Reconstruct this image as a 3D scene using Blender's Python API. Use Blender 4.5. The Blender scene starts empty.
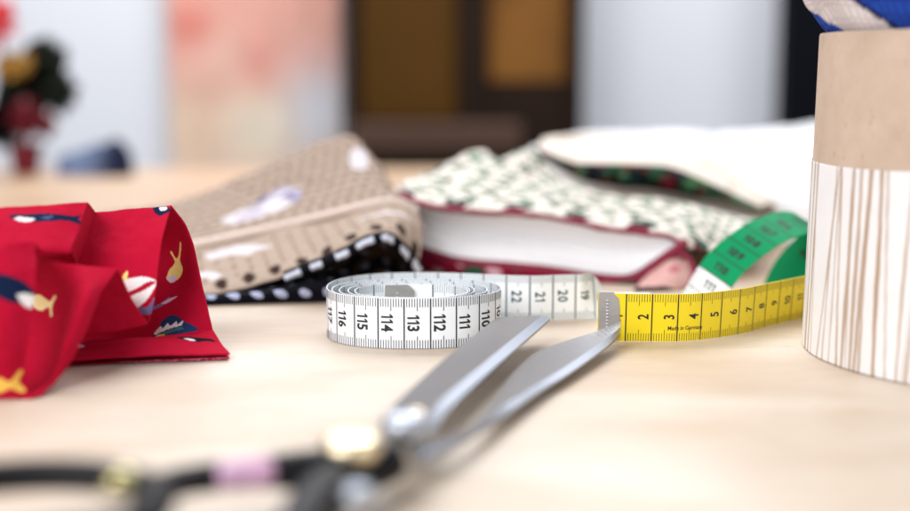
import bpy, bmesh, math, random
import numpy as np
from mathutils import Vector, noise, Matrix

random.seed(7)
rng = np.random.default_rng(7)
S = 0.01                                   # everything below is written in centimetres
scene = bpy.context.scene
COL = scene.collection

# ------------------------------------------------------------------ camera geometry (used to measure the photograph)
F, YH, H = 1264.0, 83.0, 10.0
TH = math.atan((255.5 - YH) / F)
cT, sT = math.cos(TH), math.sin(TH)

def ray(px, py):
    u = (px - 455) / F; v = (255.5 - py) / F
    return (u, cT + v * sT, -sT + v * cT)
def atz(px, py, z=0.0):
    r = ray(px, py); t = (z - H) / r[2]
    return (r[0] * t, r[1] * t, z)
def aty(px, py, Y):
    r = ray(px, py); t = Y / r[1]
    return (r[0] * t, Y, H + r[2] * t)
def proj(P):
    P = np.asarray(P, float)
    d = P[..., 1] * cT - (P[..., 2] - H) * sT
    v = P[..., 1] * sT + (P[..., 2] - H) * cT
    return np.stack([455 + F * P[..., 0] / d, 255.5 - F * v / d], -1)

# ------------------------------------------------------------------ small helpers
def lin(r, g, b):
    def f(c):
        c /= 255.0
        return c / 12.92 if c <= 0.04045 else ((c + 0.055) / 1.055) ** 2.4
    return (f(r), f(g), f(b))

def tag(o, label=None, cat=None, group=None, kind=None):
    if label: o['label'] = label
    if cat: o['category'] = cat
    if group: o['group'] = group
    if kind: o['kind'] = kind
    return o

def empty(name, loc, label, cat, group=None):
    o = bpy.data.objects.new(name, None)
    o.location = Vector(loc) * S
    o.empty_display_size = 0.01
    COL.objects.link(o)
    return tag(o, label, cat, group)

def link_mesh(name, me, parent=None):
    o = bpy.data.objects.new(name, me)
    COL.objects.link(o)
    if parent is not None:
        o.parent = parent
        o.matrix_parent_inverse = Matrix.Translation(parent.location).inverted()
    return o

def mesh_obj(name, verts, faces, mats, parent=None, fmat=None, smooth=True, colors=None, uvs=None):
    me = bpy.data.meshes.new(name)
    me.from_pydata([tuple(c * S for c in v) for v in verts], [], [tuple(int(i) for i in f) for f in faces])
    if not isinstance(mats, (list, tuple)): mats = [mats]
    for m in mats: me.materials.append(m)
    if fmat is not None: me.polygons.foreach_set('material_index', np.asarray(fmat, np.int32))
    me.polygons.foreach_set('use_smooth', np.full(len(me.polygons), bool(smooth)))
    if colors is not None:
        a = me.color_attributes.new('Col', 'FLOAT_COLOR', 'POINT')
        c = np.ones((len(verts), 4), np.float32); c[:, :3] = colors
        a.data.foreach_set('color', c.ravel())
    if uvs is not None:
        ul = me.uv_layers.new(name='UVMap')
        li = np.zeros(len(me.loops), np.int32); me.loops.foreach_get('vertex_index', li)
        ul.data.foreach_set('uv', np.asarray(uvs, np.float32)[li].ravel())
    me.update()
    return link_mesh(name, me, parent)

def bm_obj(name, bm, mat, parent=None, smooth=False):
    me = bpy.data.meshes.new(name)
    bmesh.ops.scale(bm, vec=(S, S, S), verts=bm.verts)
    bmesh.ops.recalc_face_normals(bm, faces=bm.faces)
    bm.to_mesh(me); bm.free()
    for m in (mat if isinstance(mat, (list, tuple)) else [mat]): me.materials.append(m)
    for p in me.polygons: p.use_smooth = smooth
    return link_mesh(name, me, parent)

def add_box(bm, x0, x1, y0, y1, z0, z1, bevel=0.0, seg=2):
    r = bmesh.ops.create_cube(bm, size=1)
    bmesh.ops.scale(bm, vec=(x1 - x0, y1 - y0, z1 - z0), verts=r['verts'])
    bmesh.ops.translate(bm, vec=((x0 + x1) / 2, (y0 + y1) / 2, (z0 + z1) / 2), verts=r['verts'])
    if bevel:
        es = list({e for v in r['verts'] for e in v.link_edges})
        bmesh.ops.bevel(bm, geom=es, offset=bevel, segments=seg, affect='EDGES', profile=0.5)

def catmull(P, n):
    """resample a control polyline (k,d) into n points, through every control point"""
    P = np.asarray(P, float); k = len(P)
    if k == 2:
        t = np.linspace(0, 1, n)[:, None]
        return P[0] * (1 - t) + P[1] * t
    Q = np.vstack([2 * P[0] - P[1], P, 2 * P[-1] - P[-2]])
    t = np.linspace(0, k - 1, n); i = np.minimum(t.astype(int), k - 2); f = (t - i)[:, None]
    a, b, c, d = Q[i], Q[i + 1], Q[i + 2], Q[i + 3]
    return 0.5 * (2 * b + (c - a) * f + (2 * a - 5 * b + 4 * c - d) * f ** 2 + (3 * b - a - 3 * c + d) * f ** 3)

def surf(rows, nu, nv):
    """rows: list of rows of 3-D points -> (nv,nu,3) grid"""
    R = np.stack([catmull(r, nu) for r in rows])            # (k,nu,3)
    k = len(rows)
    flat = R.reshape(k, -1)
    return catmull(flat, nv).reshape(nv, nu, 3)

def auto_surf(rows, res):
    g = surf(rows, 24, 24)
    lu = np.linalg.norm(np.diff(g, axis=1), axis=2).sum(1).max()
    lv = np.linalg.norm(np.diff(g, axis=0), axis=2).sum(0).max()
    return surf(rows, max(6, int(lu / res)), max(6, int(lv / res)))

def grid_normals(g):
    du = np.gradient(g, axis=1); dv = np.gradient(g, axis=0)
    n = np.cross(du, dv)
    return n / (np.linalg.norm(n, axis=2, keepdims=True) + 1e-9)

def grid_uv(g):
    u = np.zeros(g.shape[:2]); v = np.zeros(g.shape[:2])
    u[:, 1:] = np.cumsum(np.linalg.norm(np.diff(g, axis=1), axis=2), 1)
    v[1:, :] = np.cumsum(np.linalg.norm(np.diff(g, axis=0), axis=2), 0)
    return u, v

def wrinkle(g, amp, freq, seed=0.0, stretch=(1, 1, 1)):
    n = grid_normals(g)
    out = g.copy()
    for j in range(g.shape[0]):
        for i in range(g.shape[1]):
            p = g[j, i]
            q = Vector((p[0] * freq * stretch[0] + seed, p[1] * freq * stretch[1] - seed, p[2] * freq * stretch[2] + 2 * seed))
            h = noise.noise(q) + 0.4 * noise.noise(q * 2.3)
            out[j, i] = p + n[j, i] * amp * h
    return out

def grid_faces(nv, nu, off=0, flip=False):
    i = np.arange(nu - 1); j = np.arange(nv - 1)
    J, I = np.meshgrid(j, i, indexing='ij')
    a = (J * nu + I).ravel() + off
    f = np.stack([a, a + 1, a + 1 + nu, a + nu], 1)
    return f[:, ::-1] if flip else f

def inpoly(X, Y, poly):
    poly = np.asarray(poly, float)
    r = np.zeros(X.shape, bool)
    x0, y0 = poly[-1]
    for x1, y1 in poly:
        c = ((y1 > Y) != (y0 > Y)) & (X < (x0 - x1) * (Y - y1) / ((y0 - y1) + 1e-12) + x1)
        r ^= c
        x0, y0 = x1, y1
    return r

def smooth_poly(pts, n=6):
    P = np.asarray(pts, float); k = len(P); out = []
    for i in range(k):
        a, b, c, d = P[i - 1], P[i], P[(i + 1) % k], P[(i + 2) % k]
        for t in np.linspace(0, 1, n, endpoint=False):
            out.append(0.5 * (2 * b + (c - a) * t + (2 * a - 5 * b + 4 * c - d) * t * t + (3 * b - a - 3 * c + d) * t ** 3))
    return np.array(out)

class Cloth:
    """several grids of one piece of cloth collected into ONE mesh, colours printed per vertex"""
    def __init__(s): s.g, s.c, s.uv = [], [], []
    def add(s, g, color):
        n = g.shape[0] * g.shape[1]
        c = np.tile(np.array(color, float), (n, 1)) if np.ndim(color) == 1 else np.asarray(color).reshape(n, 3)
        s.g.append(g); s.c.append(c)
        u, v = grid_uv(g); s.uv.append(np.stack([u.ravel(), v.ravel()], 1))
        return len(s.g) - 1
    def motif(s, k, px, py, shapes, sc=1.0, rot=0.0, sy=1.0, sx=1.0):
        """print a small motif on grid k: anchor = the grid point seen at (px,py); shapes in tenths of a centimetre-ish units"""
        g = s.g[k]; q = proj(g); d = np.hypot(q[..., 0] - px, q[..., 1] - py)
        
        dist = g[..., 1] + np.where(d < max(1.5, d.min() + .3), 0, 1e6)
        j, i = np.unravel_index(dist.argmin(), d.shape)
        n = grid_normals(g)[j, i]; o = g[j, i]
        if n[1] > 0: n = -n
        e1 = np.array([1.0, 0, 0]) - n * n[0]; e1 /= np.linalg.norm(e1)
        e2 = np.cross(n, e1)
        cr, sr = math.cos(rot), math.sin(rot)
        dd = (g - o).reshape(-1, 3)
        X = dd @ e1 / (0.0375 * sc * sx); Y = -(dd @ e2) / (0.0375 * sc * sy)
        X, Y = X * cr + Y * sr, -X * sr + Y * cr
        near = np.abs(dd @ n) < 1.2
        for col, poly, sm in shapes:
            P = smooth_poly(poly) if sm else poly
            s.c[k][inpoly(X, Y, P) & near] = col
    def build(s, name, mat, parent=None, thick=0.05):
        V, Fc, off = [], [], 0
        for g in s.g:
            V.append(g.reshape(-1, 3)); Fc.append(grid_faces(g.shape[0], g.shape[1], off)); off += g.shape[0] * g.shape[1]
        o = mesh_obj(name, np.vstack(V), np.vstack(Fc), mat, parent, colors=np.vstack(s.c), uvs=np.vstack(s.uv))
        if thick:
            m = o.modifiers.new('thickness', 'SOLIDIFY'); m.thickness = thick * S; m.offset = 0
        return o

def tube(path, rad, n=10, closed=False):
    P = np.asarray(path, float); k = len(P)
    R = np.full(k, rad, float) if np.isscalar(rad) else np.asarray(rad, float)
    T = np.gradient(P, axis=0); T /= np.linalg.norm(T, axis=1, keepdims=True) + 1e-9
    up = np.array([0.05, 0.1, 1.0])
    V = []
    for p, t, r in zip(P, T, R):
        a = np.cross(t, up); a /= np.linalg.norm(a) + 1e-9; b = np.cross(a, t)
        for q in range(n):
            w = 2 * math.pi * q / n
            V.append(p + r * (math.cos(w) * a + math.sin(w) * b))
    Fc = []
    for j in range(k - 1):
        for q in range(n):
            Fc.append((j * n + q, j * n + (q + 1) % n, (j + 1) * n + (q + 1) % n, (j + 1) * n + q))
    Fc.append(tuple(range(n))[::-1]); Fc.append(tuple((k - 1) * n + q for q in range(n)))
    return V, Fc

# ------------------------------------------------------------------ materials
def new_mat(name):
    m = bpy.data.materials.new(name); m.use_nodes = True
    nt = m.node_tree; b = nt.nodes['Principled BSDF']
    return m, nt, b

def N(nt, typ, **kw):
    n = nt.nodes.new(typ)
    for k, v in kw.items():
        if hasattr(n, k): setattr(n, k, v)
        else: n.inputs[k].default_value = v
    return n

def plain(name, col, rough=0.5, metal=0.0, var=0.08, vscale=60, bump=0.0, bscale=400, spec=0.5, coat=0.0):
    m, nt, b = new_mat(name)
    tc = N(nt, 'ShaderNodeTexCoord')
    nz = N(nt, 'ShaderNodeTexNoise'); nz.inputs['Scale'].default_value = vscale; nz.inputs['Detail'].default_value = 6
    nt.links.new(tc.outputs['Object'], nz.inputs['Vector'])
    mx = N(nt, 'ShaderNodeMix', data_type='RGBA')
    mx.inputs['A'].default_value = (*[c * (1 - var) for c in col], 1)
    mx.inputs['B'].default_value = (*[min(1, c * (1 + var)) for c in col], 1)
    nt.links.new(nz.outputs['Fac'], mx.inputs['Factor'])
    nt.links.new(mx.outputs['Result'], b.inputs['Base Color'])
    b.inputs['Roughness'].default_value = rough; b.inputs['Metallic'].default_value = metal
    b.inputs['Specular IOR Level'].default_value = spec
    b.inputs['Coat Weight'].default_value = coat
    if bump:
        n2 = N(nt, 'ShaderNodeTexNoise'); n2.inputs['Scale'].default_value = bscale; n2.inputs['Detail'].default_value = 4
        nt.links.new(tc.outputs['Object'], n2.inputs['Vector'])
        bp = N(nt, 'ShaderNodeBump'); bp.inputs['Strength'].default_value = bump; bp.inputs['Distance'].default_value = 0.001
        nt.links.new(n2.outputs['Fac'], bp.inputs['Height']); nt.links.new(bp.outputs['Normal'], b.inputs['Normal'])
    return m

def cloth_mat(name, weave=22.0, rough=0.9, bump=0.35, sheen=0.0, var=0.10):
    """printed cotton: colour from the printed-per-point attribute, thread weave from the cloth's own u,v (cm)"""
    m, nt, b = new_mat(name)
    at = N(nt, 'ShaderNodeVertexColor'); at.layer_name = 'Col'
    uv = N(nt, 'ShaderNodeUVMap'); uv.uv_map = 'UVMap'
    ws = []
    for d in ('X', 'Y'):
        w = N(nt, 'ShaderNodeTexWave', wave_type='BANDS', bands_direction=d)
        w.inputs['Scale'].default_value = weave / 6.283 * 2; w.inputs['Distortion'].default_value = 1.2; w.inputs['Detail'].default_value = 2
        nt.links.new(uv.outputs['UV'], w.inputs['Vector']); ws.append(w)
    ad = N(nt, 'ShaderNodeMath', operation='MULTIPLY')
    nt.links.new(ws[0].outputs['Fac'], ad.inputs[0]); nt.links.new(ws[1].outputs['Fac'], ad.inputs[1])
    nz = N(nt, 'ShaderNodeTexNoise'); nz.inputs['Scale'].default_value = 3; nz.inputs['Detail'].default_value = 8
    nt.links.new(uv.outputs['UV'], nz.inputs['Vector'])
    s1 = N(nt, 'ShaderNodeMath', operation='MULTIPLY_ADD'); s1.inputs[1].default_value = var * 2; s1.inputs[2].default_value = 1 - var
    nt.links.new(nz.outputs['Fac'], s1.inputs[0])
    s2 = N(nt, 'ShaderNodeMath', operation='MULTIPLY_ADD'); s2.inputs[1].default_value = 0.18; s2.inputs[2].default_value = 0.93
    nt.links.new(ad.outputs[0], s2.inputs[0])
    nf = N(nt, 'ShaderNodeTexNoise'); nf.inputs['Scale'].default_value = 26; nf.inputs['Detail'].default_value = 3
    nt.links.new(uv.outputs['UV'], nf.inputs['Vector'])
    nfa = N(nt, 'ShaderNodeMath', operation='MULTIPLY_ADD'); nfa.inputs[1].default_value = .5; nfa.inputs[2].default_value = .75
    nt.links.new(nf.outputs['Fac'], nfa.inputs[0])
    s2b = N(nt, 'ShaderNodeMath', operation='MULTIPLY'); nt.links.new(s2.outputs[0], s2b.inputs[0]); nt.links.new(nfa.outputs[0], s2b.inputs[1])
    s2 = s2b
    s3 = N(nt, 'ShaderNodeMath', operation='MULTIPLY')
    nt.links.new(s1.outputs[0], s3.inputs[0]); nt.links.new(s2.outputs[0], s3.inputs[1])
    vm = N(nt, 'ShaderNodeVectorMath', operation='SCALE')
    nt.links.new(at.outputs['Color'], vm.inputs[0]); nt.links.new(s3.outputs[0], vm.inputs['Scale'])
    nt.links.new(vm.outputs[0], b.inputs['Base Color'])
    bp = N(nt, 'ShaderNodeBump'); bp.inputs['Strength'].default_value = bump; bp.inputs['Distance'].default_value = 0.0004
    nt.links.new(ad.outputs[0], bp.inputs['Height']); nt.links.new(bp.outputs['Normal'], b.inputs['Normal'])
    b.inputs['Roughness'].default_value = rough
    b.inputs['Specular IOR Level'].default_value = 0.08
    b.inputs['Sheen Weight'].default_value = sheen; b.inputs['Sheen Roughness'].default_value = 0.5
    return m

def table_mat():
    m, nt, b = new_mat('birch_wood')
    tc = N(nt, 'ShaderNodeTexCoord')
    mp = N(nt, 'ShaderNodeMapping'); mp.inputs['Rotation'].default_value = (0, 0, math.radians(-8)); mp.inputs['Scale'].default_value = (5, 15, 1)
    nt.links.new(tc.outputs['Object'], mp.inputs['Vector'])
    n1 = N(nt, 'ShaderNodeTexNoise'); n1.inputs['Scale'].default_value = 1.2; n1.inputs['Detail'].default_value = 8; n1.inputs['Distortion'].default_value = 0.6
    nt.links.new(mp.outputs['Vector'], n1.inputs['Vector'])
    mp2 = N(nt, 'ShaderNodeMapping'); mp2.inputs['Rotation'].default_value = (0, 0, math.radians(12)); mp2.inputs['Scale'].default_value = (40, 700, 1)
    nt.links.new(tc.outputs['Object'], mp2.inputs['Vector'])
    n2 = N(nt, 'ShaderNodeTexNoise'); n2.inputs['Scale'].default_value = 1.0; n2.inputs['Detail'].default_value = 5
    nt.links.new(mp2.outputs['Vector'], n2.inputs['Vector'])
    n3 = N(nt, 'ShaderNodeTexNoise'); n3.inputs['Scale'].default_value = 9; n3.inputs['Detail'].default_value = 4
    nt.links.new(tc.outputs['Object'], n3.inputs['Vector'])
    cr = N(nt, 'ShaderNodeValToRGB')
    e = cr.color_ramp.elements
    e[0].position = 0.36; e[0].color = (*TABLE_D, 1)
    e[1].position = 0.66; e[1].color = (*TABLE_L, 1)
    mixf = N(nt, 'ShaderNodeMath', operation='MULTIPLY_ADD'); mixf.inputs[1].default_value = 0.18
    nt.links.new(n2.outputs['Fac'], mixf.inputs[0])
    h = N(nt, 'ShaderNodeMath', operation='MULTIPLY_ADD'); h.inputs[1].default_value = 0.46; 
    nt.links.new(n1.outputs['Fac'], h.inputs[0])
    h2 = N(nt, 'ShaderNodeMath', operation='MULTIPLY'); h2.inputs[1].default_value = 0.48
    nt.links.new(n3.outputs['Fac'], h2.inputs[0]); nt.links.new(h2.outputs[0], h.inputs[2])
    nt.links.new(h.outputs[0], mixf.inputs[2])
    nt.links.new(mixf.outputs[0], cr.inputs['Fac'])
    fk = N(nt, 'ShaderNodeTexNoise'); fk.inputs['Scale'].default_value = 260; fk.inputs['Detail'].default_value = 3
    mpf = N(nt, 'ShaderNodeMapping'); mpf.inputs['Rotation'].default_value = (0, 0, math.radians(12)); mpf.inputs['Scale'].default_value = (.35, 1, 1)
    nt.links.new(tc.outputs['Object'], mpf.inputs['Vector']); nt.links.new(mpf.outputs['Vector'], fk.inputs['Vector'])
    fr_ = N(nt, 'ShaderNodeValToRGB'); fr_.color_ramp.elements[0].position = .66; fr_.color_ramp.elements[1].position = .76
    nt.links.new(fk.outputs['Fac'], fr_.inputs['Fac'])
    fm = N(nt, 'ShaderNodeMath', operation='MULTIPLY'); fm.inputs[1].default_value = .35
    nt.links.new(fr_.outputs['Color'], fm.inputs[0])
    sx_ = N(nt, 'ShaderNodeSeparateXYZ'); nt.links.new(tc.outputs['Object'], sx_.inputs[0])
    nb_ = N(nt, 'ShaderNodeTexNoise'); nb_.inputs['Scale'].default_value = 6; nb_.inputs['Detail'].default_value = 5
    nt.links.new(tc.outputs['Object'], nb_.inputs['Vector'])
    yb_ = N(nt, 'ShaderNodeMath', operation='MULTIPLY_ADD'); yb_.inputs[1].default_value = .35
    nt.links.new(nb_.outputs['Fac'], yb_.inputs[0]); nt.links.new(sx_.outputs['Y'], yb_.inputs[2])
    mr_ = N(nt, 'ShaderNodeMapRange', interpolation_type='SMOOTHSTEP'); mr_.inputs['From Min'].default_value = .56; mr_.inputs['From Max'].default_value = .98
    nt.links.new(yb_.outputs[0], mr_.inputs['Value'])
    falloff_ = N(nt, 'ShaderNodeMix', data_type='RGBA', blend_type='MULTIPLY'); falloff_.inputs['B'].default_value = (.80, .64, .50, 1)  # pale near, tan far: glare and light falloff put into the wood colour
    nt.links.new(mr_.outputs[0], falloff_.inputs['Factor']); nt.links.new(cr.outputs['Color'], falloff_.inputs['A'])
    cr = falloff_
    fx = N(nt, 'ShaderNodeMix', data_type='RGBA'); fx.inputs['B'].default_value = (*lin(150, 118, 90), 1)
    nt.links.new(cr.outputs['Result'], fx.inputs['A']); nt.links.new(fm.outputs[0], fx.inputs['Factor'])
    nt.links.new(fx.outputs['Result'], b.inputs['Base Color'])
    bp = N(nt, 'ShaderNodeBump'); bp.inputs['Strength'].default_value = 0.12; bp.inputs['Distance'].default_value = 0.0004
    nt.links.new(n2.outputs['Fac'], bp.inputs['Height']); nt.links.new(bp.outputs['Normal'], b.inputs['Normal'])
    b.inputs['Roughness'].default_value = 0.42
    b.inputs['Specular IOR Level'].default_value = 0.5
    return m

TABLE_D = lin(180, 152, 122); TABLE_L = lin(214, 202, 187)
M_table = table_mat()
M_wall = plain('white_plaster', (0.78, 0.80, 0.86), 0.8, var=0.03, vscale=6, bump=0.1, bscale=60)
M_tapew = plain('white_vinyl', (0.86, 0.90, 0.94), 0.38, var=0.02, vscale=30)
M_tapey = plain('yellow_vinyl', (0.88, 0.70, 0.012), 0.38, var=0.03, vscale=30)
M_tapeg = plain('green_vinyl', (0.0005, 0.29, 0.11), 0.5, var=0.05, vscale=30, spec=.15)
M_ink = plain('black_ink', (0.012, 0.014, 0.02), 0.5, var=0.1)
M_teal = plain('teal_ink', (0.006, 0.048, 0.06), 0.5, var=0.1)
M_clip = plain('stamped_tin', (0.55, 0.55, 0.56), 0.45, metal=0.85, var=0.10, vscale=300, bump=0.15, bscale=900)
M_steel = plain('brushed_steel', (0.26, 0.26, 0.27), 0.3, metal=1.0, var=0.10, vscale=120, bump=0.1, bscale=1500)
M_edge = plain('ground_steel_edge', (0.42, 0.45, 0.51), 0.4, metal=1.0, var=0.05, vscale=200)
M_brass = plain('polished_brass', (1.0, 0.84, 0.58), 0.34, metal=1.0, var=0.05, vscale=80)
M_black = plain('black_enamel', (0.008, 0.008, 0.010), 0.4, var=0.2, vscale=80, spec=.15, coat=0.0)
M_pink = plain('pink_glint', lin(206, 160, 190), 0.35, var=0.3, vscale=90)  # tint of blurred handle glints, put into a material
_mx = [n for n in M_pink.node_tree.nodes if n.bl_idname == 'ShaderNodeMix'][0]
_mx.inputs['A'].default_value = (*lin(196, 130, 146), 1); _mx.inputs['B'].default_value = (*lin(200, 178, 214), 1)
M_cotton = cloth_mat('printed_cotton', 24)
M_blurcloth = cloth_mat('coarse_printed_cotton', 12, bump=0.5)
M_whitecloth = cloth_mat('white_cotton', 12, bump=0.4)

# ------------------------------------------------------------------ the table and the far background
bm = bmesh.new(); add_box(bm, -110, 90, 8, 150, -3.0, 0.0, 0.25, 3)
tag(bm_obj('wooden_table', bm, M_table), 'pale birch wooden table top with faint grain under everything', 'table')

bm = bmesh.new(); add_box(bm, -260, 260, 262, 272, -90, 190)
tag(bm_obj('wall', bm, M_wall), kind='structure')

# --- abstract painting on the wall
WY = 258.0
def wallx(px): return (px - 455) / F * (WY * cT + 4)
def wallz(py): return aty(455, py, WY)[2]
root = empty('painting', (wallx(258), 261.7, wallz(60)), 'large salmon and cream abstract painting on the white wall', 'painting')
x0, x1, z0, z1 = wallx(174), wallx(342), wallz(262), wallz(-90)
g = surf([[(x0, 257.6, z1), (x1, 257.6, z1)], [(x0, 257.6, z0), (x1, 257.6, z0)]], 120, 120)
u = np.linspace(0, 1, 120)[None, :] * np.ones((120, 1)); v = np.linspace(-90, 262, 120)[:, None] * np.ones((1, 120))
px = 174 + u * 168
def blob(cx, cy, rx, ry): return np.exp(-(((px - cx) / rx) ** 2 + ((v - cy) / ry) ** 2))[..., None]
colg = np.ones((120, 120, 1)) * np.array(lin(236, 176, 160))
def lay(c, w):
    global colg
    colg = colg * (1 - w) + np.array(lin(*c)) * w
lay((238, 214, 192), np.clip((v - 60) / 45, 0, 1)[..., None] * 0.9)
lay((240, 196, 180), blob(225, 55, 32, 30) * 0.8)
lay((226, 120, 108), blob(196, 22, 22, 22) * 0.75)
lay((228, 140, 126), blob(262, 62, 16, 32) * 0.55)
lay((226, 168, 150), blob(212, 88, 22, 18) * 0.6)
lay((228, 230, 240), blob(322, 110, 34, 48) * 0.95)
lay((226, 190, 160), blob(200, 130, 26, 40) * 0.6)
lay((246, 236, 214), blob(262, 125, 26, 28) * 0.7)
nz_ = np.array([[noise.noise(Vector((i * 0.09, j * 0.09, 3.1))) for i in range(120)] for j in range(120)])
colg *= (1 + 0.12 * nz_)[..., None]
ob = Cloth(); ob.add(g, colg); ob.build('painted_canvas', M_whitecloth, root, 0.1)
bm = bmesh.new(); add_box(bm, x0 + .4, x1 - .4, 257.8, 261.8, z0 + .4, z1 - .4, 0.2)
bm_obj('stretcher_frame', bm, plain('raw_pine', lin(205, 175, 140), 0.7), root)

# --- dark wooden cabinet
M_dark = plain('dark_walnut', lin(34, 20, 12), 0.6, var=0.35, vscale=8, spec=.12)
M_amber = plain('amber_wood', lin(76, 48, 6), 0.6, var=0.25, vscale=5, spec=.12)
M_amber2 = plain('honey_wood', lin(116, 76, 32), 0.6, var=0.6, vscale=7, spec=.12)
CY = 236.0
def cabx(px): return (px - 455) / F * (CY * cT + 4)
def cabz(py): return aty(455, py, CY)[2]
root = empty('wooden_cabinet', (cabx(463), CY + 10, -70), 'tall dark brown wooden cabinet with amber door panels, centre back', 'cabinet')
bm = bmesh.new()
xa, xb = cabx(347), cabx(581)
add_box(bm, xa, cabx(360), CY, CY + 24, -85, 100, .3)              # left side
add_box(bm, cabx(458), cabx(487), CY, CY + 24, -85, 100, .3)       # post
add_box(bm, cabx(567), xb, CY - .5, CY + 24, -85, 100, .3)          # right side
add_box(bm, xa + .3, xb - .3, CY + 20, CY + 23.5, -85, 99)        # back
add_box(bm, cabx(487) + .05, cabx(567) - .05, CY + .6, CY + 19.9, cabz(310), cabz(84), .3)
add_box(bm, cabx(360) + .05, cabx(458) - .05, CY + .6, CY + 19.9, cabz(310), cabz(156), .3)
bm_obj('carcass', bm, M_dark, root)
bm = bmesh.new(); add_box(bm, cabx(360) + .1, cabx(458) - .1, CY + 1.5, CY + 3.5, cabz(120), 98, .4)
bm_obj('door', bm, M_amber, root)
bm = bmesh.new(); add_box(bm, cabx(487) + .1, cabx(567) - .1, CY + 2.5, CY + 4.5, cabz(82), 98, .4)
bm_obj('drawer_front', bm, M_amber2, root)
bm = bmesh.new(); add_box(bm, cabx(354), cabx(520), CY - 7, CY - .1, cabz(152), cabz(122), .8, 3)
bm_obj('ledge', bm, plain('dusty_brown_wood', lin(78, 58, 48), 0.7, spec=.15), root)

# --- black panel beyond the box
bm = bmesh.new()
xx = aty(784, 60, 240)[0]
add_box(bm, xx, xx + 60, 240, 246, -85, 90, .5)
tag(bm_obj('black_board', bm, plain('matt_black', lin(9, 10, 18), 0.7, var=0.3, vscale=4, spec=.08)), 'tall black board standing against the white wall behind the round box', 'board')

# --- potted plant, far left on the table
px0 = aty(26, 165, 140)
root = empty('potted_plant', (px0[0], 140, 0), 'blurred flowering plant with dark leaves and red pot at far left', 'plant')
M_leaf = plain('dark_leaf', lin(26, 32, 22), 0.6, var=0.4, vscale=25, spec=.15)
M_redpot = plain('red_glaze', lin(128, 34, 52), 0.5)
M_redfl = plain('red_petals', lin(118, 14, 36), 0.6, var=0.25)
M_yelfl = plain('yellow_petals', lin(172, 130, 50), 0.6, var=0.2)
prof = [(0, 0), (1.2, 0), (1.4, .2), (1.8, 2.9), (2.0, 3.0), (2.0, 3.4), (1.7, 3.4), (1.6, 2.8), (0, 2.7)]
V, Fc = [], []
for r, z in prof:
    for q in range(24):
        w = 2 * math.pi * q / 24; V.append((px0[0] + r * math.cos(w), 140 + r * math.sin(w), z))
for j in range(len(prof) - 1):
    for q in range(24): Fc.append((j * 24 + q, j * 24 + (q + 1) % 24, (j + 1) * 24 + (q + 1) % 24, (j + 1) * 24 + q))
mesh_obj('pot', V, Fc, M_redpot, root)
def leaves(name, mat, cen, rad, n, size, parent):
    V, Fc = [], []
    for k in range(n):
        d = Vector((random.gauss(0, 1), random.gauss(0, 1), random.gauss(0, 1))).normalized() * random.random() ** 0.4
        c = Vector((cen[0] + d.x * rad[0], cen[1] + d.y * rad[1], cen[2] + d.z * rad[2]))
        a = Vector((random.gauss(0, 1), random.gauss(0, 1), random.gauss(0, 1))).normalized()
        b = a.orthogonal().normalized(); cc = a.cross(b)
        s_ = size * random.uniform(.6, 1.2); o = len(V)
        for (p, q, h) in ((-1, 0, 0), (-.4, .45, .12), (.3, .42, .12), (1, 0, -.1), (.3, -.42, .12), (-.4, -.45, .12)):
            V.append(c + b * p * s_ + cc * q * s_ + a * h * s_)
        Fc += [(o, o + 1, o + 2, o + 3), (o, o + 3, o + 4, o + 5)]
    return mesh_obj(name, V, Fc, mat, parent, smooth=False)
def cluster(name, mat, px, py, Y, rpx, n, size):
    c = aty(px, py, Y); r = rpx * Y / F
    return leaves(name, mat, c, (r, r, r * 1.1), n, size, root)
cluster('foliage', M_leaf, 44, 62, 141, 20, 170, 1.1)
cluster('foliage', M_leaf, 56, 92, 140, 19, 170, 1.1)
cluster('foliage', M_leaf, 22, 92, 142, 24, 170, 1.2)
cluster('foliage', plain('black_leaf', lin(14, 14, 16), .7, spec=.1), 4, 124, 138, 20, 150, 1.1)
V, Fc = tube(catmull([(px0[0], 140, 3), (px0[0] + .3, 140, 6), (px0[0] + .2, 140, 9)], 8), .35); mesh_obj('stem', V, Fc, M_leaf, root)
cluster('red_flowers', M_redfl, 28, 116, 136, 17, 110, .9); cluster('red_flowers', M_redfl, 44, 128, 137, 10, 40, .8)
c = aty(14, 66, 136); leaves('yellow_flowers', M_yelfl, c, (1.9, 1.4, 1.3), 130, .8, root)
c = aty(-6, 20, 137); leaves('red_blossom', plain('coral_petals', lin(225, 70, 80), .6), c, (2.2, 1.5, 2.6), 120, .9, root)
V, Fc = tube(catmull([aty(20, 90, 138), aty(6, 60, 138), aty(-4, 30, 137)], 8), .18); mesh_obj('flower_stem', V, Fc, M_leaf, root)

# --- small navy cloth bundle on the table's far edge
ob = Cloth()
rows = [[aty(56, 164, 137), aty(76, 162, 136.5), aty(100, 164, 136), aty(120, 166, 136), aty(133, 168, 137)],
        [aty(58, 158, 139), aty(78, 153, 138.5), aty(100, 149, 138), aty(118, 145, 138), aty(131, 155, 139)],
        [aty(62, 158, 143), aty(80, 152, 142), aty(100, 147, 142), aty(117, 143, 142), aty(128, 153, 142)],
        [aty(64, 166, 147), aty(82, 166, 147), aty(100, 166, 147), aty(116, 166, 147), aty(126, 166, 147)]]
for r in rows:
    for i, p in enumerate(r):
        if r is rows[0] or r is rows[3]: r[i] = (p[0], p[1], 0.05)
g = wrinkle(auto_surf(rows, .25), .35, .5, 4)
uu = np.linspace(0, 1, g.shape[1])[None, :, None] * np.ones((g.shape[0], 1, 1))
w = 1 / (1 + np.exp(-(uu - .5) * 16))
ob.add(g, np.array(lin(112, 126, 158)) * (1 - w) + np.array(lin(24, 28, 52)) * w)
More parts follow.
